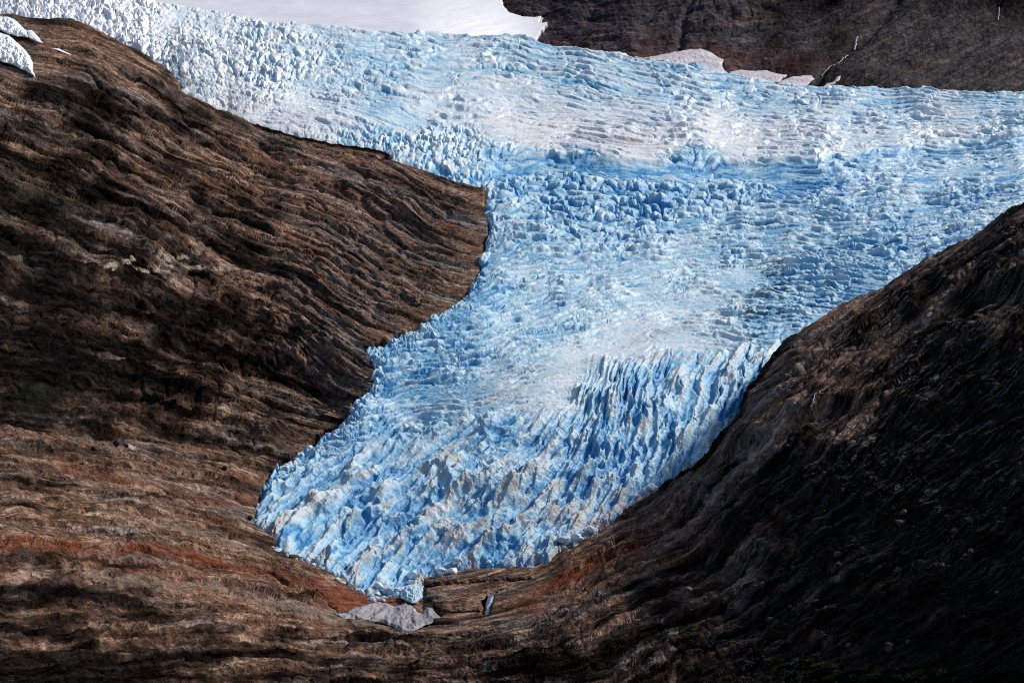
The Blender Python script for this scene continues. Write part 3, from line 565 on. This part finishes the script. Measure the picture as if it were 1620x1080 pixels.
# ================================================================== THINGS
def tag(o, label, cat, group=None):
    o['label'] = label; o['category'] = cat
    if group: o['group'] = group
    return o
def smooth_pts(poly, n=4):
    P = np.array(poly, float)
    for _ in range(n):
        Q = np.roll(P, -1, 0); P = np.stack([0.75*P+0.25*Q, 0.25*P+0.75*Q], 1).reshape(-1, 2)
    return P
def slab(name, poly, depth, mat, thick, hfun=None, res=0.6, push=8.0):
    """A body with its own outline: front skin swelling out of the ground, skirt going back into it. poly in photo pixels, depth(u,v) metres."""
    P0 = np.array(poly, float); a, b = P0.min(0)-3, P0.max(0)+3; rust = 0.75 if mat is M_rust else 0.0
    U, V = np.meshgrid(np.arange(a[0], b[0], res), np.arange(a[1], b[1], res)); s = sdf(poly, U, V); s = s + (2.6 if 'slab' in name else 1.2)*fbm(U/9, V/7, 3, 555)
    D = depth(U, V); scl = D/FPX
    rise = thick*np.sqrt(np.clip(ss(0, 1, s/ max(s.max()*0.7, 1)), 0, 1))
    hh = (hfun(U, V) if hfun else 0)*ss(0, 6, s)
    D2 = D - (rise + hh)*scl*1.6
    D2 = np.where(s < 0.6, D + push, D2)
    P = pos(U, V, D2); P[...,2] += hh*scl*0.5
    return grid_mesh(name, P, s > 0, dict(blue=(0.5 if 'serac' in name else 0.06)+0*U, dirt=(0.4 if 'serac' in name else 0.12)+0*U, rust=rust+0.15*fbm(U/15,V/9,3,556), dark=0*U, moss=0*U, pale=0*U, wet=0*U), (U, S_f(U, V)), M_rock if 'slab' in name else mat)

# snow and ice remnants
def farD(off): return lambda U, V: 4300 + (150-V)*5.5 + np.maximum(0, 1000-U)*1.2 - np.maximum(U-1300,0)*0.5 - off
wv = lambda s, k=1.0: (lambda U, V: k*(2.2*ridged((U+V*2)/16, (V-U*.45)/5, 3, s)))
tag(slab("snow_patch", [(1004,95),(1030,90),(1062,84),(1088,79),(1108,78),(1122,82),(1134,90),(1144,95),(1142,105),(1146,112),(1152,122),(1140,128),(1080,122),(1020,110)], farD(70), M_patch, 5, wv(501,.7)),
    "large dirty pink snow patch wedged between the glacier's far edge and the dark cliff", "snow patch", "old snow patches under the far cliff")
tag(slab("snow_patch", [(1154,114),(1172,111),(1190,113),(1212,112),(1230,117),(1245,119),(1232,130),(1210,136),(1180,132),(1158,126)], farD(70), M_patch, 3, wv(502,.5)),
    "middle snow patch, a thin grey-pink strip right of the large one below the cliff", "snow patch", "old snow patches under the far cliff")
tag(slab("snow_patch", [(1236,128),(1255,122),(1272,120),(1284,120),(1288,125),(1278,134),(1262,143),(1225,140)], farD(70), M_patch, 3, wv(503,.5)),
    "small rightmost snow patch ending in a point at the foot of the cliff gully", "snow patch", "old snow patches under the far cliff")
tag(slab("snow_patch", [(1306,134),(1318,130),(1326,122),(1330,120),(1328,127),(1318,134),(1308,137)], farD(60), M_patch, 1.5),
    "tiny sliver of snow on the dark scree right of the waterfall gully", "snow patch")
def rockD(off): return lambda U, V: D_rock(U, V) - off
vi = lambda s, k: (lambda U, V: k*(2.0*ridged(U/14, V/10, 3, s)+1.2*fbm(U/5, V/5, 3, s+1)))
tag(slab("ice_remnant", [(-60,60),(-30,52),(0,52),(14,56),(22,64),(36,76),(46,88),(52,100),(51,110),(56,122),(42,114),(22,104),(0,97),(-60,90)], rockD(22), M_ice, 8, vi(511,3.2)),
    "rounded white ice lobe at the left edge hanging down over brown rock", "ice remnant", "hanging ice lobes at the upper left")
tag(slab("ice_remnant", [(-60,28),(0,27),(12,27),(24,32),(34,42),(42,50),(45,60),(28,58),(14,54),(0,48),(-60,50)], rockD(24), M_ice, 6, vi(512,2.6)),
    "upper white ice lobe at the left edge just below the dark gap", "ice remnant", "hanging ice lobes at the upper left")
tag(slab("ice_remnant", [(42,49),(50,48),(58,56),(67,68),(56,66),(46,61)], rockD(22), M_ice, 3, vi(513,.6)),
    "small pointed white ice fin right of the upper ice lobe", "ice remnant", "hanging ice lobes at the upper left")
tag(slab("snow_patch", [(84,77),(94,78),(104,83),(112,87),(102,85),(90,81)], rockD(14), M_snow, 1.0), "thin white snow streak on brown rock near the upper left", "snow patch")
# dead ice below the snout
tag(slab("dead_ice_mass", [(528,970),(548,968),(558,960),(580,955),(592,951),(610,952),(624,958),(634,955),(642,950),(652,956),(660,966),(668,970),(676,960),(684,961),(688,968),(692,972),(700,978),(690,984),(672,990),(656,998),(640,1000),(626,994),(600,984),(570,980),(545,980)],
      rockD(4), M_grey, 7, lambda U, V: 7*ridged(U/34+V/60, V/26, 3, 521)+2.5*fbm(U/10,V/8,3,522)), "smooth grey-lilac mass of dead ice lying just below the glacier snout", "ice mass")
tag(slab("ice_serac", [(632,940),(640,926),(652,922),(664,928),(670,926),(668,938),(668,944),(660,952),(652,955),(642,950),(634,946)], rockD(12), M_ice, 6, vi(531,2.2)), "dark-mouthed blue-grey ice knob at the lowest tip of the glacier", "ice block")
# rock slabs below the snout
tag(slab("rock_slab", [(666,912),(700,904),(740,893),(790,893),(830,894),(850,902),(842,914),(820,918),(780,920),(740,924),(700,926),(672,926)], rockD(3), M_rock, 12, lambda U,V: 1.4*ridged(U/60, (V+.1*U)/7, 3, 541)), "smooth brown upper rock slab directly under the blue ice front", "rock slab", "ice-polished slabs below the snout")
tag(slab("rock_slab", [(672,930),(700,924),(760,920),(800,917),(812,922),(790,935),(762,950),(762,966),(730,968),(700,966),(690,958),(676,945)], rockD(4), M_rock, 14, lambda U,V: 1.6*ridged(U/60, (V+.05*U)/8, 3, 542)), "brown rounded slab left of the waterfall, behind the dead ice", "rock slab", "ice-polished slabs below the snout")
tag(slab("rock_slab", [(656,998),(672,990),(700,985),(760,984),(800,977),(830,968),(836,978),(815,988),(790,1000),(740,1004),(700,1006),(665,1006)], rockD(4), M_rock, 10, lambda U,V: 1.6*ridged(U/60, (V+.25*U)/8, 3, 543)), "long flat slab with a pale edge below the waterfall", "rock slab", "ice-polished slabs below the snout")
tag(slab("rock_slab", [(500,930),(530,925),(560,930),(585,942),(612,948),(628,950),(610,955),(590,955),(575,960),(560,968),(535,968),(520,958)], rockD(3), M_rust, 9, lambda U,V: 1.6*ridged(U/40, (V-.15*U)/8, 3, 544)), "rusty orange rock slab left of the dead ice, under the snout", "rock slab", "ice-polished slabs below the snout")

def faceted(name, c, size, mat, seed, squash=(1,1,.8), parent=None):
    rnd = np.random.RandomState(seed); import bmesh
    bm = bmesh.new()
    for k in range(15):
        v = rnd.normal(size=3); v /= np.linalg.norm(v); v *= rnd.uniform(.75, 1.1)
        bm.verts.new((v[0]*size*squash[0], v[1]*size*squash[1], v[2]*size*squash[2]))
    r = bmesh.ops.convex_hull(bm, input=bm.verts)
    bmesh.ops.delete(bm, geom=[v for v in bm.verts if not v.link_faces], context='VERTS')
    bmesh.ops.bevel(bm, geom=bm.edges[:], offset=size*0.09, segments=2, affect='EDGES')
    me = bpy.data.meshes.new(name); bm.to_mesh(me); bm.free(); me.materials.append(mat)
    for p in me.polygons: p.use_smooth = False
    o = bpy.data.objects.new(name, me); S.collection.objects.link(o)
    o.location = c; o.rotation_euler[2] = rnd.uniform(0, 6.28)
    return o
def toward(p, m):                          # a little out of the slope, real metres
    return p + Vector((0, -m, m*0.4))
# fallen ice blocks
k = 0
for pts, n, lo_, hi_, lab in (
  ([(555,930),(580,944),(605,950),(590,935)], 16, 1.0, 3.4, "pale blue fallen ice block in the heap at the lowest left snout"),
  ([(600,925),(625,938),(640,930),(655,915)], 16, 1.4, 3.2, "pale blue ice block piled in front of the lowest snout tip"),
  ([(695,905),(710,898),(725,892)], 14, 1.2, 2.8, "whitish ice block heaped left of the upper rock slab"),
  ([(750,890),(790,894),(830,893),(865,893)], 20, .8, 2.2, "small white ice chunk strewn along the edge between blue ice front and upper slab"),
  ([(888,865),(905,858),(925,848),(940,838)], 12, 1.2, 3.4, "white ice chunk heaped in the gap along the right margin of the snout"),
  ([(556,640),(545,665),(505,692),(470,718),(440,740)], 16, .8, 2.2, "white ice chunk on the dark ledge along the upper left margin of the tongue"),
  ([(1030,780),(1045,770)], 5, 1.2, 3.2, "white ice chunk lying by the blue cave at the right margin"),
  ([(430,868),(450,875),(480,890),(510,905),(540,920)], 20, .7, 2.0, "white ice chunk scattered on brown rock along the left edge of the snout")):
    P0 = np.array(pts, float)
    for q in range(n):
        f = random.random()*(len(P0)-1); i = int(f); p = P0[i]*(1-f+i)+P0[min(i+1,len(P0)-1)]*(f-i)
        u, v = p[0]+random.gauss(0,4), p[1]+random.gauss(0,3.0)
        a = on_rock(u, v); b = on_ice(u, v); c = a if a.y < b.y or v > 1e9 else b
        sz = random.uniform(lo_, hi_)*1.6
        o = faceted("ice_block", toward(c, sz*0.5), sz, M_block, 900+k); k += 1
        tag(o, lab, "ice block", lab.replace("ice block","ice blocks").replace("ice chunk","ice chunks")[:60])
# boulders
BO = [(1543,882,4.2,"orange-brown round boulder alone in the dark right slope"),(1515,846,3.6,"brown boulder above and left of the lone orange one on the dark slope"),(1498,904,3.8,"long grey-brown boulder below the lone orange one"),
 (1459,798,3.0,"small rounded boulder highest on the dark right slope"),(1435,817,4.4,"pinkish wide boulder in the dark slope under the highest one"),(1425,833,6.5,"broad dark brown boulder in the middle of the dark right slope"),
 (1420,904,4.6,"tan elongated boulder beside the pale scree streak"),(1398,905,2.6,"small tan boulder left of the scree streak"),(1336,903,3.4,"grey boulder on the middle right slope"),(1332,885,4.8,"angular pinkish boulder above the middle right slope's grey one"),
 (1350,870,4.0,"tan angular boulder topmost of the middle cluster"),(1212,938,5.2,"large rounded dark boulder on the lower slope"),(1255,967,3.8,"reddish round boulder left on the lower dark slope"),(1163,970,3.8,"brown round boulder leftmost on the lower slope"),
 (1222,986,3.6,"reddish-brown round boulder low on the slope, above the boulder field"),(1345,1022,4.4,"flat grey boulder near the bottom right"),(1410,1028,6.2,"large smooth grey boulder near the bottom right"),(1440,1020,3.4,"small grey boulder right of the large smooth one near the bottom"),
 (1580,941,2.8,"small reddish boulder at the far right of the dark slope"),(1448,944,4.0,"dark boulder below the pale scree streak"),(1300,960,3.0,"flat brown stone in the lower middle of the dark slope"),(1262,905,3.2,"grey slab-like stone by the wet streak"),
 (925,1010,2.4,"tiny cream-coloured stone at the bottom centre")]
for i, (u, v, s, lab) in enumerate(BO):
    p = on_rock(u, v); px = p.y/FPX
    o = faceted("boulder", toward(p, s*px*1.0), s*px*1.9, M_boulder, 300+i, (1.35,.9,.75)); tag(o, lab, "boulder", "boulders on the right-hand slope")
tag(faceted("boulder", toward(on_rock(618,420), 2), 4.2, M_rust, 77, (1.2,.9,.8)), "bright orange angular boulder on the brown slope left of the glacier", "boulder")
for i,(u,v,s,lab) in enumerate([(603,432,3.6,"dark angular boulder just left of the orange one"),(630,440,3.0,"dark boulder below the orange one, right of the other"),(178,712,5.0,"upright dark rock standing in the hollow at mid left"),(150,718,6.0,"wide brown block left of the upright dark rock"),(193,715,4.0,"narrow dark rock right of the upright one"),(444,742,7.5,"dark grey glossy boulder touching the ice at the snout's left margin"),(425,760,6.0,"grey-black lump below the glossy boulder at the ice margin"),(395,822,4.2,"small dark boulder at the leftmost point of the snout"),(352,748,3.0,"dark rounded stone on the slope left of the glossy boulder")]):
    p = on_rock(u, v); px = p.y/FPX
    tag(faceted("boulder", toward(p, s*px), s*px*1.5, make_simple("dark_boulder", (0.012,0.011,0.012),(0.04,0.035,0.035),.5) if i==0 else bpy.data.materials["dark_boulder"], 400+i, (1.1,.9,1.0)), lab, "boulder")
# waterfalls: ribbons of water with thickness that follow the rock
def fall(name, pts, wpx, surf, label, off=2.0):
    import bmesh
    bm = bmesh.new(); rows = []
    P0 = np.array(pts, float); n = len(P0)
    seq = []
    for i in range(n-1):
        for q in range(5): seq.append(P0[i]+(P0[i+1]-P0[i])*q/5)
    seq.append(P0[-1])
    for i, (u, v) in enumerate(seq):
        c = surf(u, v); px = c.y/FPX; wd = (wpx[0]+(wpx[1]-wpx[0])*i/len(seq))*px*(0.75+0.5*random.random()); ox = random.gauss(0, .35)*px
        ring = []
        for a in range(8):
            t_ = a/8*6.2832; ring.append(bm.verts.new((c.x+ox+math.cos(t_)*wd*.5*(1+.2*random.random()), c.y-off-0.4*wd*math.sin(t_), c.z+0.15*wd*math.sin(t_))))
        rows.append(ring)
    for r0, r1_ in zip(rows[:-1], rows[1:]):
        for a in range(8): bm.faces.new((r0[a], r0[(a+1)%8], r1_[(a+1)%8], r1_[a]))
    bm.faces.new(rows[0]); bm.faces.new(rows[-1][::-1])
    me = bpy.data.meshes.new(name); bm.to_mesh(me); bm.free(); me.materials.append(M_water if wpx[0] > 3 else M_thin)
    for p in me.polygons: p.use_smooth = True
    o = bpy.data.objects.new(name, me); S.collection.objects.link(o); tag(o, label, "waterfall"); return o
fall("waterfall", [(778,932),(771,938),(767,948),(766,965)], (8,5), on_rock, "thin white waterfall dropping through a dark notch in the brown slabs", 24)
fall("waterfall", [(655,957),(656,962),(657,968)], (5,5), on_rock, "tiny grey trickle between the ice tip and the dead ice", 16)
fall("waterfall", [(1355,52),(1351,60),(1349,68)], (2.6,2), on_far, "short white cascade high on the far dark cliff", 10)
fall("waterfall", [(1340,76),(1330,86),(1318,96),(1308,106),(1298,118)], (2.4,1.4), on_far, "faint pale stream below the short cascade in the cliff gully", 10)
fall("waterfall", [(1578,14),(1578,24),(1577,34)], (1.5,1.2), on_far, "faint bluish thread of water at the far cliff's top right", 10)
fall("waterfall", [(1310,622),(1304,632),(1296,642),(1288,652)], (1.6,1.2), on_rock, "slanting white trickle on the dark right slope", 2.5)
fall("waterfall", [(1478,590),(1466,596),(1456,603),(1446,606),(1436,614)], (2.0,1.2), on_rock, "bluish-white trickle on the wet black rock at the right", 2.5)
fall("waterfall", [(748,1029),(743,1032),(740,1035)], (3.2,3), on_rock, "small white splash of water at the bottom centre", 3)
# scrub along the bottom right
def shrub(u, v, r, seed):
    rnd = random.Random(seed); p = on_rock(u, v); V = []; F = []
    for q in range(150):
        a = rnd.uniform(0, 6.28); e = rnd.uniform(0, 1.5); rr = r*rnd.uniform(.4, 1)
        c = Vector((math.cos(a)*math.cos(e)*rr*1.3, math.sin(a)*math.cos(e)*rr, math.sin(e)*rr*.9)) + p
        s = r*0.13; d1 = Vector([rnd.gauss(0,1) for _ in 'xyz']).normalized()*s; d2 = Vector([rnd.gauss(0,1) for _ in 'xyz']).normalized()*s
        b = len(V); V += [c-d1, c+d2, c+d1, c-d2]; F.append((b,b+1,b+2,b+3))
    me = bpy.data.meshes.new("shrub"); me.from_pydata(V, [], F); me.materials.append(M_grass)
    o = bpy.data.objects.new("shrub", me); S.collection.objects.link(o)
    tag(o, "low dark green shrub among the scrub along the bottom edge, right of centre", "shrub", "low scrub at the bottom edge")
for i in range(34):
    shrub(random.uniform(1180, 1540), random.uniform(1068, 1086), random.uniform(1.2, 2.6), 600+i)
